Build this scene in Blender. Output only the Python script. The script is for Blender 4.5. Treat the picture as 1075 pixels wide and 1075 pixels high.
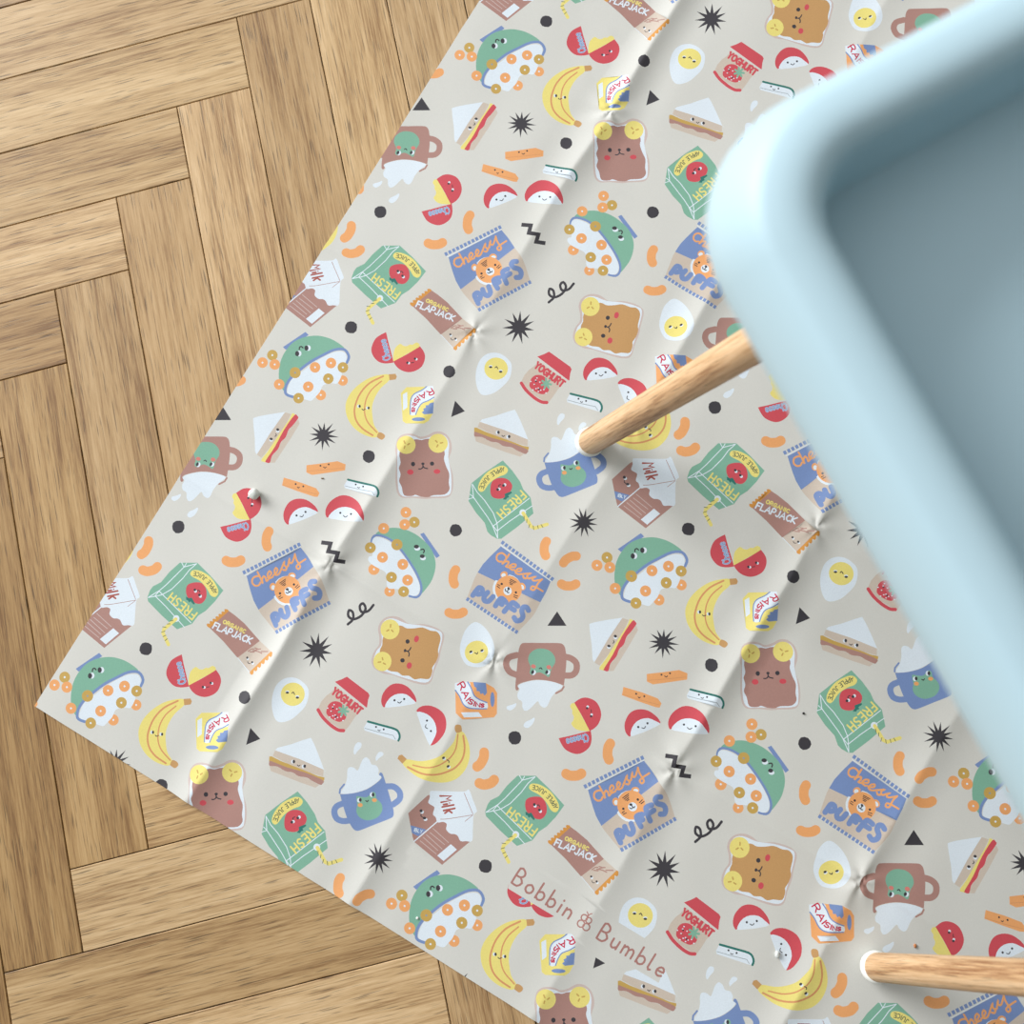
import bpy, math, random
import numpy as np
from mathutils import Vector, Matrix
from mathutils.geometry import delaunay_2d_cdt

for o in list(bpy.data.objects):
    bpy.data.objects.remove(o)
scene = bpy.context.scene

# ---------------------------------------------------------------- camera
R_ = np.array([[0.99922019, 0.00229342, -0.03941772],
               [-0.00229342, -0.99325508, -0.11592711],
               [-0.03941772, 0.11592711, -0.99247526]])
CAM = np.array([0.20474756, -0.31636625, 1.14129734])
FPX = 1250.0
cd = bpy.data.cameras.new('camera')
cam = bpy.data.objects.new('camera', cd)
scene.collection.objects.link(cam)
M = Matrix.Identity(4)
for i in range(3):
    M[i][0] = R_[0][i]; M[i][1] = -R_[1][i]; M[i][2] = -R_[2][i]; M[i][3] = CAM[i]
cam.matrix_world = M
cd.sensor_width = 36.0
cd.lens = FPX * 36.0 / 1075.0
cd.clip_start = 0.01
cd.dof.use_dof = True
cd.dof.focus_distance = 1.135
cd.dof.aperture_fstop = 6.2
scene.camera = cam

# ---------------------------------------------------------------- world and daylight
w = bpy.data.worlds.new('world'); scene.world = w; w.use_nodes = True
bg = w.node_tree.nodes['Background']
WN = w.node_tree.nodes; WL = w.node_tree.links.new
wt = WN.new('ShaderNodeTexCoord'); wd_ = WN.new('ShaderNodeVectorMath'); wd_.operation = 'DOT_PRODUCT'
wd_.inputs[1].default_value = (-0.62, 0.42, 0.66); WL(wt.outputs['Generated'], wd_.inputs[0])
wr = WN.new('ShaderNodeValToRGB'); WL(wd_.outputs['Value'], wr.inputs[0]); e = wr.color_ramp.elements   # room: bright window side, dim far side
e[0].position = 0.0; e[0].color = (0.10, 0.105, 0.09, 1); e[1].position = 0.95; e[1].color = (1.0, 1.02, 1.04, 1)
q = wr.color_ramp.elements.new(0.45); q.color = (0.42, 0.43, 0.42, 1)
WL(wr.outputs[0], bg.inputs[0]); bg.inputs[1].default_value = 0.92

def area(name, loc, target, sx, sy, power, col):
    ld = bpy.data.lights.new(name, 'AREA'); ld.shape = 'RECTANGLE'
    ld.size = sx; ld.size_y = sy; ld.energy = power; ld.color = col
    o = bpy.data.objects.new(name, ld); scene.collection.objects.link(o)
    o.location = loc
    d = Vector(target) - Vector(loc)
    o.rotation_euler = d.to_track_quat('-Z', 'Y').to_euler()
    return o
area('window_daylight', (-4.6, 3.0, 2.7), (0.2, -0.3, 0.2), 3.4, 2.6, 430, (0.965, 0.985, 1.0))

scene.view_settings.view_transform = 'Standard'
scene.view_settings.look = 'None'
scene.view_settings.gamma = 1.0
scene.view_settings.use_curve_mapping = False
scene.view_settings.exposure = 0.23

# ---------------------------------------------------------------- helpers
def lin(c):
    r = []
    for v in c:
        v /= 255.0
        r.append(v / 12.92 if v <= 0.04045 else ((v + 0.055) / 1.055) ** 2.4)
    return (r[0], r[1], r[2], 1.0)

def new_mat(name):
    m = bpy.data.materials.new(name); m.use_nodes = True
    return m, m.node_tree, m.node_tree.nodes['Principled BSDF']

def mesh_obj(name, verts, faces, mats, parent=None, smooth=True, fm=None):
    me = bpy.data.meshes.new(name)
    me.from_pydata([tuple(v) for v in verts], [], [tuple(f) for f in faces])
    for m in mats: me.materials.append(m)
    if fm is not None: me.polygons.foreach_set('material_index', np.asarray(fm, dtype=np.int32))
    me.polygons.foreach_set('use_smooth', [smooth] * len(me.polygons))
    me.update()
    o = bpy.data.objects.new(name, me); scene.collection.objects.link(o)
    if parent is not None: o.parent = parent
    return o

def tag(o, label, cat=None, group=None, kind=None):
    if label: o['label'] = label
    if cat: o['category'] = cat
    if group: o['group'] = group
    if kind: o['kind'] = kind

# ---------------------------------------------------------------- parquet floor
def wood_material(name, light, mid, dark, uv=None, rough=0.45, su=1.2, sv=11.0, tone=False, pore=0.52, contrast=1.0):
    m, nt, b = new_mat(name); N = nt.nodes; K = nt.links.new
    if uv:
        tc = N.new('ShaderNodeUVMap'); tc.uv_map = uv; src = tc.outputs[0]
    else:
        tc = N.new('ShaderNodeTexCoord'); src = tc.outputs['Object']
    def mapped(s):
        mp = N.new('ShaderNodeMapping'); mp.inputs['Scale'].default_value = s; K(src, mp.inputs[0]); return mp.outputs[0]
    def noise(vec, scale, det, rgh, dist=0.0):
        n = N.new('ShaderNodeTexNoise'); n.inputs['Scale'].default_value = scale
        n.inputs['Detail'].default_value = det; n.inputs['Roughness'].default_value = rgh
        n.inputs['Distortion'].default_value = dist; K(vec, n.inputs['Vector']); return n.outputs[0]
    def ax(l, c): return (l, c, 1.0) if uv else (c, c, l)
    # broad figure: growth rings cut along the board
    n1 = noise(mapped(ax(su, sv)), 1.0, 3.0, 0.5, 0.5)
    mr = N.new('ShaderNodeMath'); mr.operation = 'MULTIPLY'; mr.inputs[1].default_value = 26.0; K(n1, mr.inputs[0])
    sn = N.new('ShaderNodeMath'); sn.operation = 'SINE'; K(mr.outputs[0], sn.inputs[0])
    n2b = noise(mapped(ax(4.0, 120.0)), 1.0, 3.0, 0.55, 0.3)
    m2 = N.new('ShaderNodeMath'); m2.operation = 'MULTIPLY'; m2.inputs[1].default_value = 0.62; K(n2b, m2.inputs[0]); n2 = m2.outputs[0]
    n3 = noise(mapped(ax(24.0, 560.0)), 1.0, 3.0, 0.65)
    a1 = N.new('ShaderNodeMath'); a1.operation = 'MULTIPLY_ADD'; a1.inputs[1].default_value = 0.075 * contrast
    K(sn.outputs[0], a1.inputs[0]); K(n2, a1.inputs[2])
    a2 = N.new('ShaderNodeMath'); a2.operation = 'MULTIPLY_ADD'; a2.inputs[1].default_value = 0.78
    K(n3, a2.inputs[0]); K(a1.outputs[0], a2.inputs[2])
    cr = N.new('ShaderNodeValToRGB'); e = cr.color_ramp.elements
    e[0].position = 0.48; e[0].color = dark; e[1].position = 0.92; e[1].color = light
    q = cr.color_ramp.elements.new(0.70); q.color = mid
    K(a2.outputs[0], cr.inputs[0])
    # pores: short thin dark dashes along the grain
    pv = mapped(ax(28.0, 620.0))
    n4 = noise(pv, 1.0, 1.5, 0.5)
    pr = N.new('ShaderNodeValToRGB'); e = pr.color_ramp.elements
    e[0].position = 0.31; e[0].color = (1 - pore,) * 3 + (1,); e[1].position = 0.40; e[1].color = (1, 1, 1, 1)
    K(n4, pr.inputs[0])
    mx = N.new('ShaderNodeMix'); mx.data_type = 'RGBA'; mx.blend_type = 'MULTIPLY'; mx.inputs[0].default_value = 1.0
    K(cr.outputs[0], mx.inputs[6]); K(pr.outputs[0], mx.inputs[7])
    out = mx.outputs[2]
    if tone:
        at = N.new('ShaderNodeAttribute'); at.attribute_name = 'plank_tone'
        mx2 = N.new('ShaderNodeMix'); mx2.data_type = 'RGBA'; mx2.blend_type = 'MULTIPLY'; mx2.inputs[0].default_value = 1.0
        K(out, mx2.inputs[6]); K(at.outputs['Color'], mx2.inputs[7]); out = mx2.outputs[2]
    K(out, b.inputs['Base Color'])
    b.inputs['Roughness'].default_value = rough
    bp = N.new('ShaderNodeBump'); bp.inputs['Strength'].default_value = 0.25; bp.inputs['Distance'].default_value = 0.0006
    K(pr.outputs[0], bp.inputs['Height']); K(bp.outputs[0], b.inputs['Normal'])
    return m

oak = wood_material('oak_parquet', lin((205, 174, 132)), lin((184, 151, 107)), lin((138, 103, 64)), uv='grain', tone=True)
gapm, _, gb = new_mat('parquet_joint'); gb.inputs['Base Color'].default_value = lin((62, 44, 30)); gb.inputs['Roughness'].default_value = 0.8

def build_floor():
    rnd = random.Random(11)
    W, L = 0.0772, 0.4815
    h = np.array([math.cos(math.radians(14.7)), math.sin(math.radians(14.7))])
    v = np.array([math.cos(math.radians(-78.0)), math.sin(math.radians(-78.0))])
    TL1 = np.array([-0.2415, 0.1381])
    t1 = W * (v - h); t2 = L * (h + v)
    verts = []; faces = []; fm = []; uvs = []; tones = []
    g = 0.00042; th = 0.003; bev = 0.0006
    pale, tanw, brown, gold, deep = (1.16, 1.17, 1.20), (1.02, 1.02, 1.02), (0.90, 0.86, 0.79), (0.84, 0.77, 0.62), (0.74, 0.66, 0.50)
    known = {('h', 1, 0): pale, ('h', 0, 0): (0.97, 0.95, 0.89), ('h', -1, 0): (1.06, 1.07, 1.05), ('h', 2, 0): (0.80, 0.73, 0.62), ('h', -2, 0): tanw,
             ('v', 0, 0): (1.13, 1.12, 1.12), ('v', -1, 0): brown, ('v', -2, 0): (1.12, 1.12, 1.1), ('v', 1, 0): (0.93, 0.88, 0.80), ('v', 2, 0): brown,
             ('v', 3, 0): gold, ('v', 4, 0): deep, ('v', 5, 0): deep, ('h', 2, 1): (1.1, 1.09, 1.05), ('h', 3, 1): (1.1, 1.12, 1.15), ('h', 4, 1): (0.92, 0.89, 0.82),
             ('h', 5, 1): pale, ('v', 4, 1): brown, ('h', 6, 1): tanw}
    def plank(o, a, la, b, lb, key):
        n = len(verts)
        for (s, t, z) in ((g, g, -bev), (la - g, g, -bev), (la - g, lb - g, -bev), (g, lb - g, -bev),
                          (g + bev, g + bev, 0), (la - g - bev, g + bev, 0), (la - g - bev, lb - g - bev, 0), (g + bev, lb - g - bev, 0),
                          (g, g, -th), (la - g, g, -th), (la - g, lb - g, -th), (g, lb - g, -th)):
            p = o + a * s + b * t
            verts.append((p[0], p[1], z))
        # a is the long axis; orientation chosen so that the top faces up
        cr = a[0] * b[1] - a[1] * b[0]
        quads = [(4, 5, 6, 7)] + [(i, (i + 1) % 4, 4 + (i + 1) % 4, 4 + i) for i in range(4)] + [(8 + i, 8 + (i + 1) % 4, (i + 1) % 4, i) for i in range(4)]
        if cr < 0: quads = [q[::-1] for q in quads]
        ou, ov = rnd.uniform(0, 60), rnd.uniform(0, 60)
        if key in known: tn = known[key]
        else:
            t = rnd.uniform(0.88, 1.06); wv = rnd.uniform(0.88, 1.0)
            tn = (t, t * (0.5 + 0.5 * wv), t * wv)
        st = ((g, g), (la, g), (la, lb), (g, lb))
        for q in quads:
            faces.append(tuple(n + i for i in q)); fm.append(0); tones.append(tn)
            for i in q: uvs.append((st[i % 4][0] + ou, st[i % 4][1] + ov))
    cen = np.array([0.25, -0.3])
    for i in range(-44, 45):
        for j in range(-9, 10):
            tl = TL1 + (i - 1) * t1 + j * t2
            if np.linalg.norm(tl + v * L / 2 - cen) < 2.6:
                plank(tl, v, L, h, W, ('v', i, j))
            if np.linalg.norm(tl - h * L / 2 - cen) < 2.6:
                plank(tl - h * L, h, L, v, W, ('h', i, j))
    n = len(verts); s = 1.75
    for (x, y) in ((-s, -s), (s, -s), (s, s), (-s, s)): verts.append((cen[0] + x, cen[1] + y, -th))
    faces.append((n, n + 1, n + 2, n + 3)); fm.append(1); tones.append((1, 1, 1)); uvs += [(0, 0)] * 4
    o = mesh_obj('floor', verts, faces, [oak, gapm], smooth=False, fm=fm)
    ul = o.data.uv_layers.new(name='grain'); ul.data.foreach_set('uv', np.array(uvs, dtype=np.float32).ravel())
    at = o.data.attributes.new('plank_tone', 'FLOAT_COLOR', 'FACE')
    at.data.foreach_set('color', np.array([t + (1.0,) for t in tones], dtype=np.float32).ravel())
    o['kind'] = 'structure'; o['label'] = 'herringbone oak parquet floor with thin dark joints'
    return o
build_floor()

# ---------------------------------------------------------------- the splash mat and its print
# The print was measured in one perspective view; un() turns those measurements into flat mat metres.
def un(px, py):
    d = R_.T @ np.array([(px - 537.5) / FPX, (py - 537.5) / FPX, 1.0])
    s = -CAM[2] / d[2]
    return (CAM + s * d)[:2]
A_ = 0.385; B_ = A_ / 1.03995; TH = math.radians(31.43550)
VA = np.array([math.cos(TH), -math.sin(TH)]) * A_
VB = np.array([-math.sin(TH), -math.cos(TH)]) * B_

COL = dict(mat=(212, 210, 203), white=(226, 235, 243), green=(130, 180, 156), teal=(48, 118, 108), blue=(122, 145, 192),
           yellow=(237, 221, 128), orange=(238, 168, 108), ochre=(200, 164, 88), tan=(200, 154, 100), brown=(176, 134, 124),
           sand=(207, 192, 177), red=(208, 80, 90), coral=(172, 92, 82), black=(62, 59, 64), crust=(207, 188, 181),
           flap=(216, 150, 72), rred=(196, 42, 72), stripe=(218, 152, 104), lblue=(176, 205, 228), pink=(216, 130, 120),
           logo=(176, 124, 116), dgreen=(86, 100, 84), dot=(150, 160, 165))
CN = list(COL); CI = {n: i for i, n in enumerate(CN)}

MOT = []          # motifs: list of (colour, [closed polygons in metres], winding)
CUR = None; TX = (0, 0, 1)
def motif():
    global CUR
    CUR = []; MOT.append(CUR); return CUR
def T(x0, y0, k):
    global TX; TX = (x0, y0, k)
def cv(p): return (TX[0] + p[0] / TX[2], TX[1] + p[1] / TX[2])
def cr_closed(pts, n=4):
    pts = np.array(pts, float); out = []; m = len(pts)
    for i in range(m):
        p0, p1, p2, p3 = pts[i - 1], pts[i], pts[(i + 1) % m], pts[(i + 2) % m]
        for t in np.arange(n) / n:
            out.append(0.5 * (2 * p1 + (p2 - p0) * t + (2 * p0 - 5 * p1 + 4 * p2 - p3) * t * t + (3 * p1 - p0 - 3 * p2 + p3) * t ** 3))
    return out
def cr_open(pts, n=4):
    pts = [np.array(p, float) for p in pts]
    if len(pts) < 3: return pts
    q = [2 * pts[0] - pts[1]] + pts + [2 * pts[-1] - pts[-2]]; out = []
    for i in range(1, len(q) - 2):
        p0, p1, p2, p3 = q[i - 1:i + 3]
        for t in np.arange(n) / n:
            out.append(0.5 * (2 * p1 + (p2 - p0) * t + (2 * p0 - 5 * p1 + 4 * p2 - p3) * t * t + (3 * p1 - p0 - 3 * p2 + p3) * t ** 3))
    out.append(pts[-1]); return out
def add(col, pts):
    CUR.append((col, [cv(p) for p in pts]))
def P(col, *pts): add(col, pts)
def S(col, *pts, n=3): add(col, cr_closed(pts, n))
def O(col, x, y, rx, ry=None, a=0, n=14):
    ry = ry or rx; a = math.radians(a); pts = []
    for i in range(n):
        t = 2 * math.pi * i / n; X = rx * math.cos(t); Y = ry * math.sin(t)
        pts.append((x + X * math.cos(a) - Y * math.sin(a), y + X * math.sin(a) + Y * math.cos(a)))
    add(col, pts)
def stroke(col, pts, wd, cap=True):
    pts = [np.array(p, float) for p in pts]
    q = [pts[0]]
    for p in pts[1:]:
        if np.linalg.norm(p - q[-1]) > 1e-6: q.append(p)
    pts = q; n = len(pts); r = wd / 2; Lf = []; Rt = []
    for i in range(n):
        d1 = pts[i] - pts[i - 1] if i > 0 else pts[1] - pts[0]
        d2 = pts[i + 1] - pts[i] if i < n - 1 else d1
        d1 = d1 / np.linalg.norm(d1); d2 = d2 / np.linalg.norm(d2)
        d = d1 + d2; L = np.linalg.norm(d)
        if L < 0.3: d = d1; f = 1
        else: d = d / L; f = min(1.6, 1 / max(0.3, d @ d1))
        nn = np.array([-d[1], d[0]])
        Lf.append(pts[i] + nn * r * f); Rt.append(pts[i] - nn * r * f)
    def arc(c, d):
        a0 = math.atan2(d[1], d[0]); return [c + r * np.array([math.cos(a0 + t), math.sin(a0 + t)]) for t in ((1.2, .8, .4, 0, -.4, -.8, -1.2) if wd / TX[2] > 4 else (math.pi / 3, 0, -math.pi / 3))]
    e = arc(pts[-1], pts[-1] - pts[-2]) if cap else []
    s = arc(pts[0], pts[0] - pts[1]) if cap else []
    add(col, Lf + e + Rt[::-1] + s)
def L(col, wd, *pts): stroke(col, cr_open(pts, 3), wd)
def LL(col, wd, *pts): stroke(col, pts, wd)
def eye(x, y, r, wx, wy, ry=None):
    O('white', x + wx, y + wy, r * 1.15, (ry or r) * 1.1, n=9); O('black', x, y, r, ry, n=9)
def ring(col, x, y, r, c='white'):
    O(col, x, y, r, n=16); O(c, x, y, r * 0.2, n=6)
FONT = {  # single-stroke letters, x right, y up, cap height 1
 'A': (.7, [[(0, 0), (.35, 1), (.7, 0)], [(.13, .35), (.57, .35)]]),
 'B': (.62, [[(0, 0), (0, 1), (.35, 1), (.5, .77), (.33, .55), (0, .53)], [(.33, .55), (.6, .3), (.4, 0), (0, 0)]]),
 'C': (.62, [[(.6, .85), (.35, 1), (.05, .7), (.05, .3), (.35, 0), (.6, .15)]]),
 'E': (.52, [[(.5, 1), (0, 1), (0, 0), (.5, 0)], [(0, .5), (.42, .5)]]),
 'F': (.52, [[(.52, 1), (0, 1), (0, 0)], [(0, .52), (.42, .52)]]),
 'G': (.66, [[(.62, .85), (.35, 1), (.05, .7), (.05, .3), (.35, 0), (.63, .2), (.63, .45), (.4, .45)]]),
 'H': (.6, [[(0, 0), (0, 1)], [(.6, 0), (.6, 1)], [(0, .5), (.6, .5)]]),
 'I': (.1, [[(.05, 0), (.05, 1)]]),
 'J': (.45, [[(.4, 1), (.4, .2), (.22, 0), (0, .15)]]),
 'K': (.6, [[(0, 0), (0, 1)], [(.55, 1), (.02, .45), (.6, 0)]]),
 'L': (.5, [[(0, 1), (0, 0), (.5, 0)]]),
 'M': (.8, [[(0, 0), (.08, 1), (.4, .35), (.72, 1), (.8, 0)]]),
 'N': (.62, [[(0, 0), (0, 1), (.62, 0), (.62, 1)]]),
 'O': (.7, [[(.35, 1), (.05, .75), (.05, .25), (.35, 0), (.65, .25), (.65, .75), (.35, 1)]]),
 'P': (.55, [[(0, 0), (0, 1), (.4, .98), (.52, .74), (.4, .5), (0, .47)]]),
 'R': (.58, [[(0, 0), (0, 1), (.4, .98), (.52, .74), (.4, .52), (0, .5)], [(.28, .5), (.58, 0)]]),
 'S': (.55, [[(.52, .88), (.28, 1), (.05, .8), (.12, .58), (.42, .45), (.52, .22), (.28, 0), (0, .12)]]),
 'T': (.6, [[(0, 1), (.6, 1)], [(.3, 1), (.3, 0)]]),
 'U': (.62, [[(0, 1), (.03, .25), (.3, 0), (.57, .25), (.6, 1)]]),
 'Y': (.6, [[(0, 1), (.3, .5), (.6, 1)], [(.3, .5), (.3, 0)]]),
 'b': (.5, [[(0, 1), (0, 0)], [(0, .12), (.2, -.02), (.46, .1), (.48, .38), (.25, .52), (0, .38)]]),
 'o': (.5, [[(.25, .52), (.02, .38), (.02, .12), (.25, -.01), (.48, .12), (.48, .38), (.25, .52)]]),
 'i': (.1, [[(.05, .5), (.05, 0)], [(.05, .76), (.05, .8)]]),
 'n': (.45, [[(0, .52), (0, 0)], [(0, .35), (.2, .52), (.42, .4), (.44, 0)]]),
 'u': (.46, [[(0, .52), (.02, .12), (.2, 0), (.42, .15)], [(.44, .52), (.44, 0)]]),
 'm': (.75, [[(0, .52), (0, 0)], [(0, .35), (.18, .52), (.36, .4), (.37, 0)], [(.37, .35), (.55, .52), (.73, .4), (.75, 0)]]),
 'l': (.22, [[(0, 1), (0, .12), (.1, 0), (.22, .05)]]),
 'e': (.48, [[(.04, .27), (.46, .3), (.38, .5), (.18, .52), (.02, .32), (.06, .08), (.25, -.01), (.46, .08)]]),
 'h': (.45, [[(0, 1), (0, 0)], [(0, .35), (.2, .55), (.42, .42), (.44, 0)]]),
 's': (.4, [[(.38, .46), (.2, .54), (.04, .42), (.34, .16), (.2, 0), (0, .06)]]),
 'k': (.45, [[(0, 1), (0, 0)], [(.42, .55), (.02, .25), (.45, 0)]]),
}
def text(col, wd, s, x, y, ang, H, length=None, gap=.22, shear=0.0):
    tot = sum(FONT[c][0] + gap for c in s if c != ' ') + sum(.35 for c in s if c == ' ') - gap
    sx = H if length is None else length / tot
    ca, sa = math.cos(math.radians(ang)), math.sin(math.radians(ang)); px = 0
    for c in s:
        if c == ' ': px += .35; continue
        for st in FONT[c][1]:
            pts = [(x + (px + a + shear * b) * sx * ca + b * H * sa, y + (px + a + shear * b) * sx * sa - b * H * ca) for a, b in st]
            stroke(col, cr_open(pts, 2) if len(pts) > 3 and c in 'BCGJOPRSUbonume' else pts, wd)
        px += FONT[c][0] + gap
def textpath(col, wd, s, path, H0, H1, gap=.25):
    pp = np.array(cr_open(path, 6)); seg = np.linalg.norm(np.diff(pp, axis=0), axis=1); cum = np.concatenate([[0], np.cumsum(seg)])
    tot = sum(FONT[c][0] + gap for c in s) - gap; px = 0
    sc = [H0 + (H1 - H0) * i / max(1, len(s) - 1) for i in range(len(s))]
    tot = sum((FONT[c][0] + gap) * h for c, h in zip(s, sc)) - gap * sc[-1]; k = cum[-1] / tot
    for c, H in zip(s, sc):
        wL = FONT[c][0] * H * k; m = px + wL / 2
        o = np.array([np.interp(m, cum, pp[:, 0]), np.interp(m, cum, pp[:, 1])])
        q = np.array([np.interp(m + 8, cum, pp[:, 0]), np.interp(m + 8, cum, pp[:, 1])]) - np.array([np.interp(m - 8, cum, pp[:, 0]), np.interp(m - 8, cum, pp[:, 1])])
        u = q / np.linalg.norm(q); up = np.array([u[1], -u[0]])
        for st in FONT[c][1]:
            pts = [o + u * (a * H * k - wL / 2) + up * b * H for a, b in st]
            stroke(col, cr_open(pts, 2) if len(pts) > 3 and c in 'BCGJOPRSUbonumesh' else pts, wd)
        px += (FONT[c][0] + gap) * H * k
def jag(col, a, b, c, d, n, t):
    """band a-b-c-d whose a-b side is cut in n teeth of depth t"""
    a, b, c, d = map(np.array, (a, b, c, d)); nn = (a - d) / np.linalg.norm(a - d) * t; pts = []
    for i in range(n):
        pts += [tuple(a + (b - a) * i / n - nn * .5), tuple(a + (b - a) * (i + .35) / n + nn * .5), tuple(a + (b - a) * (i + .7) / n + nn * .5)]
    P(col, *pts, tuple(b - nn * .5), tuple(c), tuple(d))
def similar(src, a, b, a2, b2, recol=None):
    """a rotated copy of a motif: view points a,b go to a2,b2"""
    a, b, a2, b2 = (complex(*p) for p in (a, b, a2, b2))
    m = (b2 - a2) / (b - a); out = motif()
    for col, pts in src:
        if col == '#': continue
        out.append(((recol or {}).get(col, col), [((m * (complex(*p) - a) + a2).real, (m * (complex(*p) - a) + a2).imag) for p in pts]))
    return out

# --- cereal bowls
motif(); T(280, 330, 10.75)
P('blue', (185, 372), (440, 200), (475, 235), (218, 402))
S('green', (225, 400), (300, 320), (380, 275), (470, 250), (580, 243), (700, 270), (800, 320), (880, 390), (780, 412), (640, 465), (500, 545), (385, 620), (290, 700), (235, 810), (215, 880), (170, 830), (140, 720), (145, 600), (170, 500))
L('blue', 30, (905, 550), (930, 480), (880, 402), (770, 402), (640, 460), (500, 535), (385, 622), (280, 715), (225, 800), (212, 880), (240, 915), (300, 935))
ring('orange', 860, 750, 58); ring('orange', 612, 912, 60)
S('white', (410, 640), (520, 555), (640, 485), (760, 430), (860, 425), (900, 465), (895, 545), (830, 620), (850, 680), (800, 780), (740, 780), (640, 800), (600, 880), (545, 940), (500, 978), (430, 960), (330, 925), (240, 895), (245, 820), (300, 715))
for c, x, y in (('ochre', 66, 463), ('orange', 93, 568), ('orange', -45, 547), ('orange', 143, 793), ('ochre', 362, 948), ('orange', 547, 600), ('orange', 727, 552), ('orange', 470, 818), ('ochre', 697, 728), ('ochre', 862, 602)): ring(c, x, y, 60)
ring('ochre', 322, 660, 63, 'dot')
eye(345, 445, 24, 22, -2, 30); eye(450, 382, 24, 22, 0, 30); L('black', 14, (370, 398), (372, 375), (392, 365), (410, 380))
motif(); T(380, 525, 9.778)
P('blue', (598, 350), (635, 335), (800, 572), (765, 597))
S('green', (150, 340), (200, 308), (270, 290), (350, 285), (450, 305), (550, 350), (640, 420), (710, 500), (750, 600), (755, 700), (720, 820), (660, 910), (605, 965), (610, 880), (560, 770), (500, 660), (420, 530), (330, 440), (240, 388), (150, 368))
L('blue', 24, (98, 460), (110, 392), (150, 362), (230, 377), (320, 427), (410, 522), (500, 650), (570, 770), (610, 880), (602, 960), (560, 998), (490, 985))
ring('orange', 125, 712, 58); ring('orange', 287, 938, 54)
S('white', (104, 440), (130, 385), (200, 388), (300, 438), (390, 525), (480, 645), (555, 780), (594, 880), (585, 955), (540, 985), (480, 970), (370, 915), (280, 910), (255, 860), (260, 800), (240, 740), (170, 700), (110, 665), (65, 620), (75, 580), (110, 565))
for c, x, y in (('orange', 452, 127), ('ochre', 538, 228), ('orange', 440, 252), ('orange', 225, 292), ('orange', 212, 588), ('orange', 420, 660), ('orange', 470, 822), ('ochre', 88, 490), ('ochre', 305, 793), ('ochre', 430, 940)): ring(c, x, y, 56)
ring('ochre', 360, 458, 58, 'dot')
eye(560, 478, 27, 8, 20, 20); eye(620, 577, 26, 8, 20, 20); L('black', 13, (605, 510), (630, 505), (640, 522), (632, 542))
# --- puff bags
bag = motif(); T(460, 230, 10.75)
S('sand', (120, 440), (118, 438), (415, 285), (715, 130), (717, 132), (790, 220), (865, 335), (960, 475), (1038, 700), (1036, 704), (740, 865), (450, 1028), (447, 1026), (340, 905), (255, 797), (165, 600))
P('blue', (118, 438), (715, 130), (790, 220), (865, 335), (255, 797), (200, 700), (165, 600))
def crimp(x0, y0, x1, y1, n, h):
    d = np.array([x1 - x0, y1 - y0]) / n; u = d / np.linalg.norm(d); nn = np.array([u[1], -u[0]]) * h
    for i in range(n):
        a = np.array([x0, y0]) + d * (i + .12); b = np.array([x0, y0]) + d * (i + .8)
        P('blue', tuple(a - nn), tuple(b - nn), tuple(b + nn), tuple(a + nn))
crimp(72, 410, 720, 90, 15, 20); LL('white', 8, (100, 436), (716, 122)); crimp(450, 1040, 1055, 706, 15, 20)
O('white', 566, 592, 160, 160, n=20)
P('blue', (440, 500), (440, 640), (350, 725), (255, 797), (165, 600)); P('sand', (720, 560), (690, 470), (865, 335), (900, 400), (800, 600))
O('orange', 410, 550, 36, 42); O('white', 414, 558, 22, 25); O('orange', 620, 432, 44, 36); O('white', 625, 434, 28, 18)
O('orange', 575, 580, 150, 148, n=22); O('white', 588, 598, 48, 46)
O('black', 570, 576, 17, 13); L('black', 10, (575, 582), (590, 603), (575, 618), (556, 608)); L('black', 10, (590, 603), (604, 606), (612, 592))
O('black', 490, 620, 13); O('black', 645, 524, 13)
for l in (((485, 512), (548, 468)), ((498, 524), (548, 486)), ((512, 534), (548, 508)), ((528, 540), (552, 524)), ((475, 662), (500, 645)), ((488, 676), (522, 660)), ((660, 556), (692, 524)), ((676, 566), (710, 540))): LL('black', 9, *l)
C_ = 'blue'
for p in (((455, 960), (425, 900), (412, 860), (440, 838), (478, 858), (470, 905), (437, 912)), ((502, 800), (525, 855), (565, 872), (592, 835), (570, 768)),
          ((672, 792), (642, 740), (628, 700), (652, 680), (690, 672)), ((645, 742), (692, 722)), ((772, 735), (745, 672), (728, 612), (750, 590), (788, 575)), ((748, 665), (812, 628)),
          ((885, 492), (845, 495), (828, 525), (855, 560), (912, 575), (938, 615), (925, 662), (882, 668))): L(C_, 57, *p)
for p in (((262, 442), (228, 440), (188, 462), (182, 510), (215, 542), (255, 535), (272, 505)), ((238, 395), (268, 450), (300, 520), (290, 475), (308, 440), (330, 460), (340, 490), (362, 470)),
          ((350, 450), (372, 440), (392, 405), (370, 385), (350, 420), (365, 462), (410, 445)), ((412, 430), (440, 410), (460, 370), (440, 350), (425, 385), (440, 425), (478, 410), (505, 350)),
          ((500, 370), (512, 335), (534, 282), (532, 318), (560, 345), (548, 372), (522, 370)), ((556, 350), (580, 318)), ((575, 330), (590, 250), (592, 290), (622, 290), (652, 205)),
          ((650, 200), (668, 260), (712, 330), (690, 360), (668, 335), (700, 300), (770, 255))): L('orange', 20, *p)
similar(bag, (467.0, 268.2), (526.9, 238.6), (526.3, 568.9), (581.4, 609.4))
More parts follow.
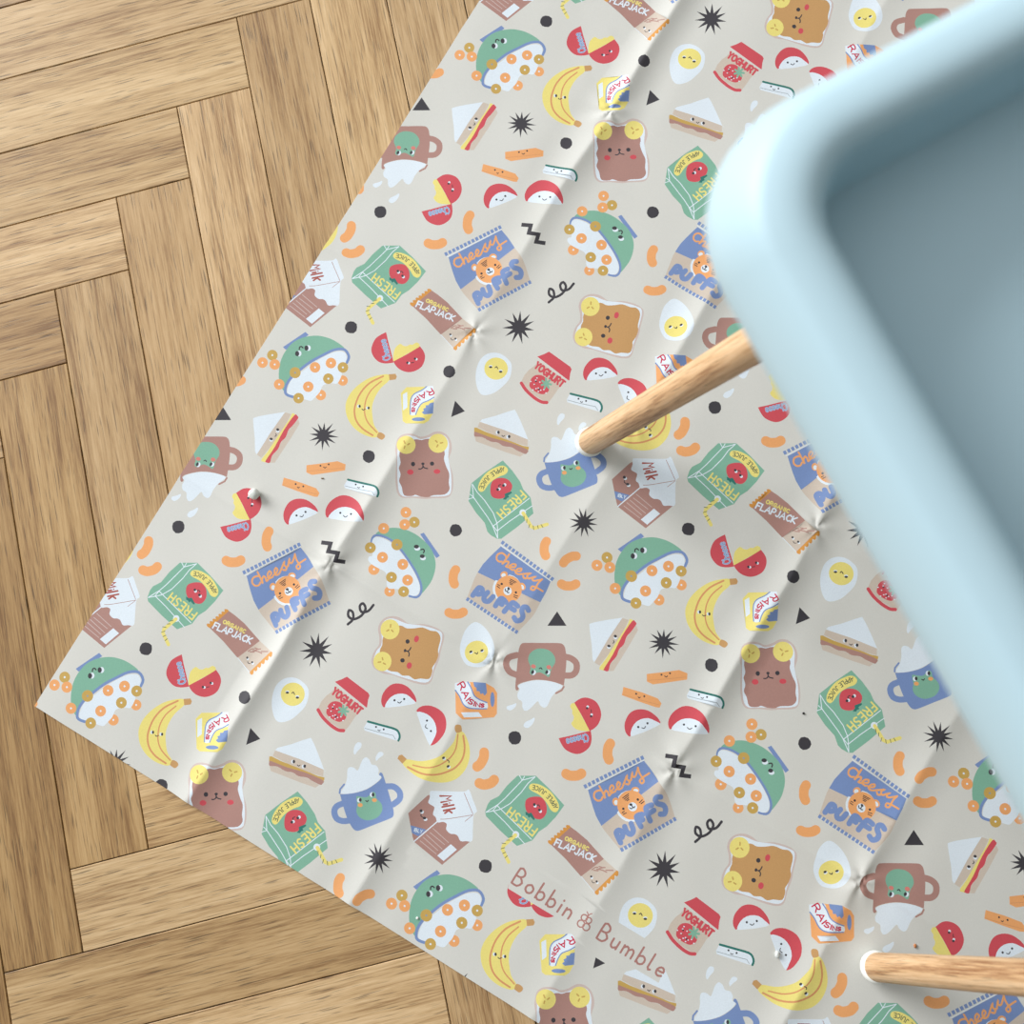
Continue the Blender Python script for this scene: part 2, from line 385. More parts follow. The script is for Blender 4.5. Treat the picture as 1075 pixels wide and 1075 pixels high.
# --- juice cartons
juice = motif(); T(370, 250, 10.75)
P('green', (340, 90), (535, 88), (680, 220), (832, 380), (740, 500), (640, 600), (560, 650), (490, 740), (325, 800), (150, 650), (0, 505), (-8, 460), (20, 385), (50, 345), (140, 300), (230, 190))
for p in (((0, 465), (110, 445), (160, 430), (260, 372), (380, 255), (450, 165), (528, 98)), ((0, 465), (130, 385), (200, 325), (300, 225), (390, 135), (528, 98)), ((362, 88), (388, 137), (415, 95)),
          ((120, 395), (200, 470), (480, 730)), ((75, 445), (200, 560), (405, 775)), ((130, 385), (75, 448))): LL('white', 9, *p)
S('yellow', (460, 205), (490, 168), (580, 178), (690, 245), (765, 350), (775, 410), (742, 452), (690, 432), (650, 365), (575, 285), (485, 238))
textpath('dgreen', 8, 'APPLE', [(765, 402), (745, 355), (700, 298), (672, 270)], 44, 44, .3); textpath('dgreen', 8, 'JUICE', [(648, 250), (600, 215), (550, 192), (500, 182)], 44, 44, .3)
S('red', (418, 400), (430, 330), (500, 300), (590, 305), (640, 370), (642, 460), (590, 522), (520, 518), (485, 472), (440, 460))
P('teal', (420, 450), (455, 468), (480, 458), (495, 480), (520, 525), (505, 535), (470, 500), (455, 515), (440, 490), (422, 485))
eye(515, 378, 15, 8, 14); eye(568, 432, 15, 10, 13); L('black', 9, (542, 392), (552, 380), (568, 390), (572, 402))
text('yellow', 17, 'FRESH', 545, 622, 217.5, 92, 345, .32)
O('white', 315, 685, 36); LL('yellow', 38, (312, 690), (182, 800), (172, 840), (235, 965))
for p in (((250, 742), (215, 745)), ((205, 780), (165, 775)), ((195, 820), (155, 832)), ((205, 865), (172, 880)), ((222, 900), (195, 925)), ((280, 705), (250, 712))): LL('dgreen', 7, *p)
similar(juice, (399.3, 313.7), (447.4, 285.3), (485 + 722 / 11.316, 480 + 660 / 11.316), (485 + 485 / 11.316, 480 + 40 / 11.316))
# --- milk carton
motif(); T(635, 475, 13.4375)
P('brown', (98, 385), (350, 155), (380, 140), (395, 165), (500, 300), (985, 500), (985, 750), (950, 762), (575, 1072), (180, 768), (160, 700), (130, 550))
S('white', (392, 95), (460, 88), (640, 92), (865, 92), (928, 66), (985, 200), (1045, 350), (1000, 400), (992, 600), (985, 748), (900, 752), (825, 752), (785, 685), (740, 660), (680, 655), (622, 600), (630, 530), (580, 500), (500, 508), (475, 440), (435, 400), (455, 312), (420, 282), (368, 245), (390, 170))
LL('brown', 8, (862, 112), (990, 392)); L('brown', 8, (540, 465), (620, 462), (760, 440), (985, 402)); LL('brown', 7, (988, 405), (880, 490))
for p in (((530, 155), (682, 155), (620, 196), (690, 212), (545, 240)), ((580, 270), (632, 262)), ((562, 302), (722, 272)), ((738, 318), (582, 350)), ((655, 345), (600, 385)), ((650, 345), (698, 378))): LL('coral', 25, *p)
O('coral', 662, 248, 10)
eye(272, 355, 22, 14, 16); eye(320, 452, 24, 14, 18, 19); L('black', 12, (275, 398), (272, 425), (298, 442))
LL('white', 16, (182, 765), (492, 502))
P('blue', (130, 548), (348, 606), (240, 697), (150, 652)); text('white', 9, 'IBLY', 178, 628, 14, 42, 112)
for p in (((440, 590), (660, 775)), ((400, 645), (605, 802)), ((352, 675), (572, 862)), ((308, 710), (515, 882)), ((265, 755), (490, 927))): LL('crust', 9, *p)
P('white', (690, 795), (777, 866), (595, 1022), (505, 950))
# --- flapjack bar
motif(); T(425, 290, 13.4375)
P('brown', (110, 430), (360, 195), (470, 270), (600, 375), (815, 605), (510, 832), (310, 615))
P('sand', (815, 605), (985, 745), (850, 870), (690, 1030), (510, 832))
LL('white', 8, (512, 832), (690, 1030))
jag('flap', (72, 410), (355, 182), (382, 212), (118, 442), 7, 26)
jag('flap', (700, 1060), (1012, 772), (982, 742), (685, 1022), 6, 34)
text('yellow', 15, 'ORGANIC', 300, 372, 24, 48, 330, .25); text('white', 20, 'FLAPJACK', 160, 440, 21.5, 84, 560, .2, .1)
for p in (((655, 745), (700, 715), (735, 712)), ((680, 750), (740, 755)), ((735, 735), (800, 715), (830, 712)), ((720, 735), (790, 745), (850, 770)), ((840, 745), (935, 745)), ((790, 712), (750, 700))): L('brown', 15, *p)
eye(645, 830, 15, 8, 16); eye(716, 890, 15, 10, 16); L('black', 9, (652, 882), (665, 906), (692, 906))
# --- toast
toast = motif(); T(400, 440, 11.944)
S('crust', (190, 340), (215, 250), (280, 200), (360, 190), (430, 202), (500, 228), (590, 205), (680, 160), (770, 165), (845, 220), (885, 310), (885, 400), (855, 490), (862, 570), (900, 690), (905, 850), (875, 950), (810, 988), (650, 993), (550, 1003), (400, 988), (270, 988), (208, 930), (188, 800), (192, 650), (200, 500), (185, 410))
S('white', (215, 400), (225, 300), (290, 222), (420, 222), (500, 256), (600, 233), (690, 195), (800, 210), (855, 310), (845, 480), (880, 690), (882, 870), (845, 955), (650, 973), (400, 970), (275, 968), (218, 870), (210, 560))
S('brown', (240, 430), (252, 550), (230, 620), (250, 700), (230, 780), (262, 850), (290, 955), (390, 965), (430, 950), (500, 972), (590, 980), (660, 955), (800, 945), (860, 880), (850, 800), (857, 690), (820, 600), (790, 500), (800, 420), (740, 300), (600, 250), (510, 268), (440, 260), (330, 300))
O('yellow', 320, 330, 118, 114, n=20); O('yellow', 717, 305, 122, 120, n=20)
for p in (((295, 282), (308, 312)), ((340, 330), (362, 315)), ((305, 348), (298, 375)), ((685, 272), (706, 292)), ((745, 303), (775, 296)), ((715, 325), (702, 350))): LL('ochre', 17, *p)
O('black', 405, 567, 26, 28); O('black', 641, 560, 27, 26); O('black', 527, 562, 20, 16); L('black', 14, (527, 575), (524, 608), (500, 626), (474, 626)); L('black', 14, (527, 590), (545, 612), (585, 622))
O('red', 370, 667, 40, 33); O('red', 703, 658, 42, 30)
similar(toast, (400 + 320 / 11.944, 440 + 330 / 11.944), (400 + 717 / 11.944, 440 + 305 / 11.944), (595 + 210 / 11.944, 305 + 585 / 11.944), (595 + 295 / 11.944, 305 + 205 / 11.944), {'brown': 'tan'})
# --- yoghurt pot
motif(); T(540, 365, 15.357)
P('sand', (400, 225), (830, 545), (700, 680), (620, 800), (540, 900), (300, 760), (110, 560), (160, 450), (240, 360), (310, 310))
P('red', (370, 148), (480, 108), (560, 68), (900, 310), (922, 350), (900, 420), (885, 535), (870, 530))
text('red', 33, 'YOGHURT', 318, 322, 36, 108, 545, .18)
S('red', (245, 590), (275, 500), (340, 450), (430, 448), (500, 490), (530, 560), (560, 660), (540, 720), (460, 758), (380, 735), (300, 690), (250, 640), n=2)
for a in range(7):
    t = math.radians(a * 51 + 10); LL('green', 34, (515, 585), (515 + 78 * math.cos(t), 585 + 78 * math.sin(t)))
for x, y in ((365, 495), (345, 530), (320, 595), (300, 685), (350, 665), (385, 655), (425, 690), (475, 680), (385, 712), (510, 735), (265, 550), (410, 560)): O('white', x, y, 13, 10, n=7)
O('black', 350, 548, 14, n=8); O('black', 400, 675, 15, n=8); O('coral', 335, 607, 13, n=8)
L('red', 52, (112, 575), (190, 690), (320, 810), (440, 880), (525, 888))
# --- waxed cheese
cheese = motif(); T(385, 340, 15.357)
S('red', (318, 150), (300, 150), (235, 180), (150, 240), (95, 340), (78, 440), (118, 540), (200, 620), (310, 645), (425, 633), (440, 625), (432, 600), (390, 440), (350, 290))
S('yellow', (432, 590), (435, 500), (460, 400), (540, 328), (590, 360), (650, 368), (700, 340), (745, 345), (810, 308), (862, 372), (660, 490), (450, 605), n=2)
S('red', (440, 620), (460, 600), (660, 495), (855, 378), (868, 378), (930, 470), (942, 570), (895, 690), (800, 760), (680, 787), (560, 755), (480, 690))
for wd, c in ((24, 'lblue'), (10, 'blue')): textpath(c, wd, 'Cheese', [(392, 575), (350, 420), (302, 255)], 118, 118, .2)
eye(783, 570, 19, 20, 8); eye(660, 634, 19, 22, 6); LL('black', 11, (715, 636), (762, 630))
similar(cheese, (385 + 442 / 15.357, 340 + 617 / 15.357), (385 + 868 / 15.357, 340 + 376 / 15.357), (580 + 527 / 13.4375, 725 + 560 / 13.4375), (580 + 310 / 13.4375, 725 + 165 / 13.4375))
# --- bananas
ban = motif(); T(355, 385, 13.443)
S('yellow', (715, 115), (600, 120), (450, 160), (300, 250), (180, 370), (115, 500), (108, 620), (140, 740), (220, 860), (340, 950), (480, 1000), (555, 990), (575, 930), (512, 830), (487, 700), (482, 560), (530, 420), (610, 300), (725, 195))
L('stripe', 24, (640, 138), (450, 232), (320, 370), (252, 520), (232, 640), (262, 770), (350, 880), (492, 972)); L('stripe', 18, (615, 208), (480, 320), (402, 450), (376, 580), (382, 690), (430, 800), (550, 930))
P('tan', (718, 112), (812, 105), (832, 145), (815, 185), (728, 196)); S('tan', (550, 985), (578, 928), (640, 948), (665, 990), (620, 1035), (560, 1005))
eye(306, 560, 16, -18, 0, 22); eye(432, 585, 16, -18, 0, 21); L('black', 11, (337, 597), (355, 613), (385, 602))
similar(ban, (355 + 775 / 13.443, 385 + 150 / 13.443), (355 + 607 / 13.443, 385 + 980 / 13.443), (415 + 85 / 11.944, 755 + 492 / 11.944), (415 + 790 / 11.944, 755 + 117 / 11.944))
# --- raisin boxes
rai = motif(); T(410, 400, 15.357)
P('yellow', (170, 200), (262, 105), (560, 100), (690, 92), (705, 300), (690, 530), (620, 650), (545, 695), (250, 690), (200, 650))
P('white', (200, 222), (272, 180), (275, 430), (205, 482))
S('white', (585, 98), (688, 92), (690, 94), (705, 285), (640, 320), (540, 352), (470, 412), (430, 480), (410, 550), (325, 552), (320, 420), (330, 300), (390, 215), (500, 160))
L('blue', 17, (588, 98), (500, 160), (390, 212), (335, 290), (322, 420), (322, 545)); L('blue', 17, (705, 275), (620, 325), (510, 370), (450, 450), (410, 550))
P('blue', (705, 355), (640, 370), (620, 400), (572, 405), (575, 440), (530, 460), (545, 490), (508, 518), (550, 550), (690, 535))
O('blue', 455, 627, 108, 31)
textpath('rred', 19, 'RAISINS', [(662, 130), (590, 172), (500, 215), (425, 262), (380, 330), (354, 410), (345, 505)], 92, 46, .22)
similar(rai, (410 + 705 / 15.357, 400 + 300 / 15.357), (410 + 170 / 15.357, 400 + 200 / 15.357), (465 + 500 / 17.917, 705 + 195 / 17.917), (465 + 370 / 17.917, 705 + 900 / 17.917), {'yellow': 'orange'})
# --- sandwiches
sand = motif(); T(490, 420, 15.357)
S('white', (215, 350), (460, 262), (735, 170), (790, 185), (880, 370), (990, 638), (985, 640), (600, 495))
P('sand', (178, 440), (208, 360), (240, 365), (600, 485), (985, 640), (980, 745), (600, 650))
P('ochre', (122, 450), (160, 448), (300, 515), (640, 640), (900, 740), (1000, 758), (1000, 790), (975, 835), (600, 720), (120, 530))
S('brown', (125, 525), (160, 522), (400, 610), (700, 690), (975, 800), (972, 855), (935, 872), (800, 810), (720, 765), (590, 745), (500, 690), (380, 670), (250, 602), (130, 592))
P('sand', (128, 592), (250, 605), (380, 673), (500, 693), (590, 748), (720, 770), (920, 875), (862, 917), (600, 832), (150, 670))
eye(512, 524, 21, -20, 2, 27); eye(684, 592, 22, -22, 4, 26); L('black', 12, (567, 572), (590, 592), (612, 575))
similar(sand, (490 + 215 / 15.357, 420 + 350 / 15.357), (490 + 985 / 15.357, 420 + 640 / 15.357), (260 + 150 / 15.35, 425 + 800 / 15.35), (260 + 605 / 15.35, 425 + 125 / 15.35), {'ochre': 'yellow', 'brown': 'red'})
# --- boiled eggs
egg = motif(); T(480, 360, 15.357)
S('white', (590, 165), (700, 185), (800, 250), (872, 340), (875, 470), (830, 600), (720, 720), (600, 810), (460, 850), (370, 820), (315, 700), (298, 550), (320, 400), (380, 270), (480, 190))
O('yellow', 628, 422, 190, 178, n=24); eye(540, 398, 27, 0, -14, 17); eye(702, 472, 27, 0, -16, 18); L('black', 14, (612, 408), (636, 390), (656, 425))
similar(egg, (480 + 702 / 15.357, 360 + 472 / 15.357), (480 + 540 / 15.357, 360 + 398 / 15.357), (270 + 965 / 4.3, 640 + 190 / 4.3), (270 + 1015 / 4.3, 640 + 184 / 4.3))
# --- two-handled cups
cup = motif(); T(340, 770, 9.773)
L('blue', 62, (200, 715), (135, 745), (110, 800), (135, 870), (200, 897), (270, 890)); L('blue', 62, (640, 542), (720, 545), (780, 600), (780, 670), (715, 725))
S('blue', (163, 600), (168, 620), (300, 612), (440, 572), (550, 500), (595, 450), (570, 425), (580, 400), (605, 415), (640, 520), (705, 735), (720, 800), (715, 845), (680, 870), (530, 930), (380, 990), (330, 995), (290, 960), (235, 850), (195, 720))
LL('blue', 18, (165, 610), (170, 570), (212, 520))
S('white', (178, 612), (215, 540), (240, 460), (245, 370), (272, 342), (315, 352), (350, 378), (378, 315), (402, 265), (435, 242), (470, 268), (492, 315), (540, 328), (565, 372), (560, 420), (588, 440), (555, 490), (440, 567), (300, 610))
S('white', (322, 215), (308, 190), (318, 130), (350, 90), (388, 98), (385, 140), (348, 180)); S('white', (540, 280), (535, 240), (568, 190), (608, 193), (612, 220), (572, 250))
S('green', (335, 660), (345, 640), (380, 648), (440, 652), (475, 625), (500, 598), (532, 612), (542, 665), (592, 720), (600, 790), (550, 860), (450, 890), (370, 860), (335, 800), (345, 730))
O('white', 363, 683, 20, 24); O('black', 376, 680, 14, 20); O('white', 493, 627, 20, 26); O('black', 506, 627, 14, 21)
O('orange', 375, 733, 25, 21); O('orange', 520, 683, 25, 20); L('black', 10, (430, 688), (446, 698), (458, 684))
similar(cup, (340 + 376 / 9.773, 770 + 680 / 9.773), (340 + 506 / 9.773, 770 + 627 / 9.773), (520 + 645 / 11.944, 670 + 425 / 11.944), (520 + 468 / 11.944, 670 + 425 / 11.944), {'blue': 'brown', 'orange': 'pink'})
# --- carrot and cucumber sticks
motif(); T(290, 480, 8.958)
P('orange', (288, 78), (440, 60), (580, 40), (655, 70), (650, 125), (500, 148), (340, 170), (287, 145)); LL('stripe', 5, (292, 135), (450, 122), (640, 103))
O('black', 420, 83, 9, n=8); O('black', 497, 70, 9, n=8); L('black', 7, (448, 94), (462, 104), (474, 94))
motif()
P('orange', (75, 194), (240, 242), (380, 295), (412, 340), (395, 376), (360, 374), (200, 320), (58, 268)); LL('stripe', 5, (65, 262), (230, 312), (390, 352))
O('black', 187, 255, 9, n=8); O('black', 259, 277, 9, n=8); L('black', 7, (204, 282), (213, 292), (223, 284))
cuc = motif()
P('white', (672, 212), (930, 278), (968, 310), (962, 375), (925, 372), (648, 292), (642, 265)); L('teal', 19, (676, 213), (800, 243), (925, 275), (960, 308), (968, 345), (957, 375))
LL('dot', 5, (650, 272), (760, 300), (908, 330), (930, 364)); O('black', 751, 259, 9, n=8); O('black', 821, 279, 9, n=8); L('black', 7, (768, 284), (780, 292), (790, 286))
similar(cuc, (365.4, 503.8), (397, 513), (598.8, 413.6), (630.8, 423.2))
# --- apple slices
def slice_(x0, y0, x1, y1, h):
    motif(); T(0, 0, 1); d = np.array([x1 - x0, y1 - y0]); Lh = np.linalg.norm(d); u = d / Lh; nn = np.array([u[1], -u[0]]); o = np.array([x0, y0])
    f = lambda a, b: tuple(o + u * a * Lh + nn * b * Lh)
    S('red', f(0, 0), f(-.05, .18), f(.04, .42), f(.28, .62), f(.55, .64), f(.82, .5), f(1.0, .22), f(1.02, .02), f(.9, .1), f(.5, .1), f(.1, .02))
    S('white', f(.05, -.01), f(.12, .14), f(.28, .28), f(.5, .34), f(.74, .29), f(.9, .14), f(1.0, 0), f(.75, -.03), f(.5, -.04), f(.25, -.03), n=2)
    O('black', *f(.36, .16), 1.15, n=8); O('black', *f(.66, .16), 1.15, n=8); L('black', .85, f(.45, .1), f(.51, .06), f(.57, .1))
slice_(302.5, 551.0, 334, 538.5, 1); slice_(343.2, 543.2, 381.5, 547.8, 1); slice_(614.5, 399.2, 647.6, 394.8, 1); slice_(437.5, 745.5, 451.5, 782, 1)
# --- beans (loose puffs)
def bean(x, y, a, b):
    motif(); T(0, 0, 1); a = math.radians(a); f = lambda s, t: (x + s * math.cos(a) - t * math.sin(a), y + s * math.sin(a) + t * math.cos(a))
    L('orange', 9.6, f(-7.6, -b), f(-3.5, b * .5), f(3.5, b * .5), f(7.6, -b))
for x, y, a, b in ((366.5, 244.4, -62, 1.2), (371.6, 265.8, -13, 1.5), (457.2, 256.7, -2, 1.2), (491.6, 234, 96, 1.2), (572.1, 576, 93, 1.2), (597.7, 586.5, -28, -1.2), (597, 614.4, 0, 1.3), (476.7, 605.6, 95, 1.2), (479, 644, -2, 1.2)): bean(x, y, a, b)
# --- dots, triangles, stars, zigzag, curl
rr = random.Random(5)
for x, y in ((368.8, 344), (478.6, 556.7), (471.9, 390.9), (387.4, 479.5), (399.5, 222.8)):
    motif(); T(0, 0, 1); n = 11; a0 = rr.uniform(0, 1)
    P('black', *[(x + (6.7 + rr.uniform(-.4, .3)) * math.cos(a0 + 2 * math.pi * i / n), y + (6.7 + rr.uniform(-.4, .3)) * math.sin(a0 + 2 * math.pi * i / n)) for i in range(n)])
motif(); T(450, 220, 4.3); P('black', (120, 865), (164, 912), (102, 938)); motif(); T(450, 440, 4.3); P('black', (580, 868), (622, 933), (536, 933))
def star(x, y, r, n, a0):
    motif(); T(0, 0, 1); pts = []
    for i in range(n):
        for k, q in ((0, r * (1 + rr.uniform(-.12, .1))), (.5, r * .40)):
            t = a0 + 2 * math.pi * (i + k + (rr.uniform(-.12, .12) if k == 0 else 0)) / n; pts.append((x + q * math.cos(t), y + q * math.sin(t)))
    P('black', *pts)
star(339.8, 457.4, 15, 12, .1); star(544.9, 343.7, 17, 11, .25); star(612.8, 548.8, 15, 12, .2)
motif(); T(640, 640, 4.3); stroke('black', [(250, 658), (295, 664), (286, 702), (332, 710), (322, 746), (366, 752)], 19, False)
motif(); T(450, 220, 4.3); L('black', 11, (542, 420), (565, 398), (563, 368), (546, 360), (544, 385), (568, 398), (602, 382), (620, 352), (608, 330), (594, 342), (602, 366), (632, 362), (655, 336))
# --- the maker's lettering, printed once, on a blank band
logo = motif(); T(530, 900, 6.324)
P('mat', (85, -15), (480, 225), (740, 420), (1100, 640), (1020, 830), (800, 700), (760, 760), (600, 660), (320, 385), (20, 205))
text('logo', 14, 'Bobbin', 45, 166, 32.6, 112, 445, .36); text('logo', 14, 'Bumble', 608, 532, 31.6, 112, 500, .36)
for x, y, r in ((527, 396, 21), (556, 414, 20), (505, 436, 24), (540, 458, 24)): LL('logo', 9, *[(x + r * math.cos(t * math.pi / 5), y + r * math.sin(t * math.pi / 5)) for t in range(11)])
L('logo', 7, (548, 388), (552, 372), (545, 356)); L('logo', 7, (552, 388), (562, 374), (578, 368))

# ---- mat outline, folds
MC = np.array([-0.2995, -0.3699]); EP = np.array([math.cos(math.radians(-30.5)), math.sin(math.radians(-30.5))]); EQ = np.array([math.cos(math.radians(59.1)), math.sin(math.radians(59.1))])
MP, MQ = 1.16, 1.12
def pq(xy):
    d = np.asarray(xy) - MC; det = EP[0] * EQ[1] - EP[1] * EQ[0]
    return np.stack([(d[..., 0] * EQ[1] - d[..., 1] * EQ[0]) / det, (EP[0] * d[..., 1] - EP[1] * d[..., 0]) / det], -1)
def fold(p): return [float(pq(un(*q))[p[0]]) for q in p[1]]
FP = [float(np.mean([pq(un(*q))[0] for q in l])) for l in (((500, 350), (350, 592), (236, 770)), ((655, 470), (519, 692), (470, 772)), ((861, 568), (745, 735), (701, 806)), ((897, 935), (925, 885)))]
FQ = [float(np.mean([pq(un(*q))[1] for q in l])) for l in (((200, 508), (350, 592), (519, 692)), ((345, 255), (500, 350), (861, 566)), ((482, 33), (655, 125)))]
FP.append(FP[-1] + 0.22); FQ.append(FQ[-1] + 0.29)
FEET = [un(616, 466), un(915, 1015)]
ee = (FEET[1] - FEET[0]); DD = float(np.linalg.norm(ee)); E2 = ee / DD; E1 = np.array([-E2[1], E2[0]])
if E1[0] < 0: E1 = -E1
FEET += [FEET[0] + 0.53 * E1, FEET[1] + 0.53 * E1]
def height(xy):
    q = pq(xy); p = q[..., 0]; r = q[..., 1]; x = xy[..., 0]; y = xy[..., 1]
    h = np.zeros(p.shape)
    wob = 0.0018 * np.sin(r * 17) + 0.001 * np.sin(r * 41 + 1)
    for i, c in enumerate(FP):
        amp = (0.0046, 0.0030, 0.0040, 0.0030, 0.0034)[i] * (0.75 + 0.35 * np.sin(r * 9 + i * 2))
        d = np.abs(p - c - wob); h += amp * (0.65 * np.exp(-(np.sqrt(d * d + 0.0016 ** 2)) / 0.008) + 0.42 * np.exp(-(d / 0.013) ** 2) - 0.12 * np.exp(-((d - 0.028) / 0.012) ** 2))
    wob = 0.0014 * np.sin(p * 15 + 1)
    for i, c in enumerate(FQ):
        amp = (0.0020, 0.0020, 0.0022, 0.002)[i] * (0.7 + 0.45 * np.sin(p * 11 + i * 1.7))
        d = np.abs(r - c - wob); h += amp * (0.85 * np.exp(-(np.sqrt(d * d + 0.001 ** 2)) / 0.0048) + 0.3 * np.exp(-(d / 0.02) ** 2))
    for i, a in enumerate(FP):            # pinched stars where two folds cross
        for j, b in enumerate(FQ):
            dx = p - a; dy = r - b; rad = np.sqrt(dx * dx + dy * dy) + 1e-6; th = np.arctan2(dy, dx)
            h += 0.0011 * np.exp(-rad / 0.018) * np.cos(5 * th + i * 1.3 + j * 2.1) * np.minimum(1, rad / 0.006) - 0.0016 * np.exp(-(rad / 0.006) ** 2)
    h += 0.0009 * (np.sin(x * 23 + 1.3 * np.sin(y * 13)) * np.sin(y * 19 + 2) + 1) + 0.00025 * np.sin(x * 61 + y * 37) * np.sin(y * 53 - x * 29)
    for f in FEET:
        d = np.sqrt((x - f[0]) ** 2 + (y - f[1]) ** 2); h *= 1 - 0.95 * np.exp(-(d / 0.035) ** 2)
    return 0.0006 + np.maximum(h, 0)

def build_mat():
    # instances of every motif over the mat, as polygons in metres
    def conv(mo, grow=0.0): return [(CI[c], np.array([un(*p) for p in pts])) for c, pts in mo]
    inst = []
    for mo in MOT:
        if mo is logo: continue
        cm = conv(mo)
        allp = np.concatenate([p for _, p in cm]); lo = allp.min(0); hi = allp.max(0)
        for i in range(-4, 5):
            for j in range(-5, 5):
                off = VA * i + VB * j; m = (lo + hi) / 2 + off; q = pq(m)
                if -0.05 < q[0] < MP + 0.05 and -0.05 < q[1] < MQ + 0.05:
                    inst += [(c, p + off) for c, p in cm]
    inst += conv(logo)
    # points: mat outline, fine grid, motif outlines
    pts = []; edges = []
    def chain(poly):
        n = len(pts); pts.extend([tuple(p) for p in poly]); m = len(poly)
        edges.extend([(n + i, n + (i + 1) % m) for i in range(m)])
    st = 0.004
    npp, nq = int(MP / st), int(MQ / st)
    outl = [MC + EP * MP * i / npp for i in range(npp)] + [MC + EP * MP + EQ * MQ * i / nq for i in range(nq)] + \
           [MC + EP * MP * (1 - i / npp) + EQ * MQ for i in range(npp)] + [MC + EQ * MQ * (1 - i / nq) for i in range(nq)]
    chain(outl); nb = len(outl)
    rg = np.random.RandomState(2)
    vx0 = CAM[0]
    for i in range(1, npp):
        for j in range(1, nq):
            a, b = MP * i / npp, MQ * j / nq
            near = min(min(abs(a - c) for c in FP) / 1.0, min(abs(b - c) for c in FQ) * 1.3) < 0.03
            if near or (i % 2 == 0 and j % 2 == 0):
                p = MC + EP * a + EQ * b + rg.uniform(-2e-4, 2e-4, 2); pts.append(tuple(p))
                if near and min(abs(a - c) for c in FP) < 0.014: pts.append(tuple(p + EP * st * .5)) 
    for c, p in inst:
        keep = [p[0]]
        for k in p[1:]:
            if np.linalg.norm(k - keep[-1]) > 2.5e-4: keep.append(k)
        if len(keep) > 2 and np.linalg.norm(keep[0] - keep[-1]) < 2.5e-4: keep.pop()
        if len(keep) > 2: chain(keep)
    # spatial tiles keep each triangulation small and robust
    r = delaunay_2d_cdt([Vector(p) for p in pts], edges, [], 0, 2e-6)
    V = np.array([(v.x, v.y) for v in r[0]]); F = np.array(r[2])
    cen = V[F].mean(1); q = pq(cen)
    e = 1e-5
    ok = (q[:, 0] > e) & (q[:, 0] < MP - e) & (q[:, 1] > e) & (q[:, 1] < MQ - e)
    F = F[ok]; cen = cen[ok]
    ar = (V[F[:, 1]] - V[F[:, 0]]); br = (V[F[:, 2]] - V[F[:, 0]]); area2 = ar[:, 0] * br[:, 1] - ar[:, 1] * br[:, 0]
    F[area2 < 0] = F[area2 < 0][:, ::-1]
    fm = np.full(len(F), CI['mat'])
    order = np.argsort(cen[:, 0]); cx = cen[order, 0]
    for c, p in inst:
        lo = p.min(0); hi = p.max(0)
        a, b = np.searchsorted(cx, lo[0]), np.searchsorted(cx, hi[0], 'right')
        idx = order[a:b]; y = cen[idx, 1]; idx = idx[(y >= lo[1]) & (y <= hi[1])]
        if not len(idx): continue
        X = cen[idx, 0]; Y = cen[idx, 1]; wn = np.zeros(len(idx), int)
        for k in range(len(p)):
            x0, y0 = p[k - 1]; x1, y1 = p[k]
            s = (x1 - x0) * (Y - y0) - (X - x0) * (y1 - y0)
            wn += ((y0 <= Y) & (y1 > Y) & (s > 0)).astype(int); wn -= ((y0 > Y) & (y1 <= Y) & (s < 0)).astype(int)
        fm[idx[wn != 0]] = c
    Z = height(V)
    used = np.unique(F); remap = -np.ones(len(V), int); remap[used] = np.arange(len(used))
    V3 = np.column_stack([V[used], Z[used]]); F = remap[F]
    # thin edge all round, down to the floor
    ec = {}
    for t in F:
        for k in range(3):
            a, b = int(t[k]), int(t[(k + 1) % 3]); ec[(a, b)] = 1
    bd = [(a, b) for (a, b) in ec if (b, a) not in ec]
    e = 2e-4
    gx = (height(V[used] + [e, 0]) - height(V[used] - [e, 0])) / (2 * e); gy = (height(V[used] + [0, e]) - height(V[used] - [0, e])) / (2 * e)
    NR = np.column_stack([-gx, -gy, np.ones(len(gx))]); NR /= np.linalg.norm(NR, axis=1)[:, None]
    nt_ = len(V3); ex = []; exn = []; sk = []
    for a, b in bd:
        d = V3[b] - V3[a]; nn = np.array([d[1], -d[0], 0]); nn /= np.linalg.norm(nn); k = nt_ + len(ex)
        for v, dz in ((a, 0), (b, 0), (b, -.0006), (a, -.0006)):
            ex.append((V3[v][0], V3[v][1], max(0.0001, V3[v][2] + dz))); exn.append(nn)
        sk.append((k + 1, k, k + 3, k + 2))
    V3 = np.vstack([V3, np.array(ex)]); NR = np.vstack([NR, np.array(exn)])
    faces = [tuple(int(i) for i in t) for t in F] + sk
    fmm = list(fm) + [CI['mat']] * len(bd)
    mats = []
    for n in CN:
        m, nt, b = new_mat('print_' + n if n != 'mat' else 'mat_vinyl'); N = nt.nodes; K = nt.links.new
        tc = N.new('ShaderNodeTexCoord'); nz = N.new('ShaderNodeTexNoise'); nz.inputs['Scale'].default_value = 900; nz.inputs['Detail'].default_value = 2
        K(tc.outputs['Object'], nz.inputs['Vector'])
        mx = N.new('ShaderNodeMix'); mx.data_type = 'RGBA'; mx.blend_type = 'MULTIPLY'; mx.inputs[0].default_value = 0.10 if n == 'mat' else 0.16
        mx.inputs[6].default_value = lin(COL[n]); K(nz.outputs[0], mx.inputs[7]); K(mx.outputs[2], b.inputs['Base Color'])
        b.inputs['Roughness'].default_value = 0.45; b.inputs['Specular IOR Level'].default_value = 0.35
        mats.append(m)
    o = mesh_obj('splash_mat', V3, faces, mats, smooth=True, fm=fmm)
    o.data.normals_split_custom_set_from_vertices([tuple(n) for n in NR])
    tag(o, 'beige vinyl floor mat printed with smiling snacks, creased from folding, under the high chair', 'floor mat')
    print('MAT', len(V3), len(faces))
    return o
build_mat()

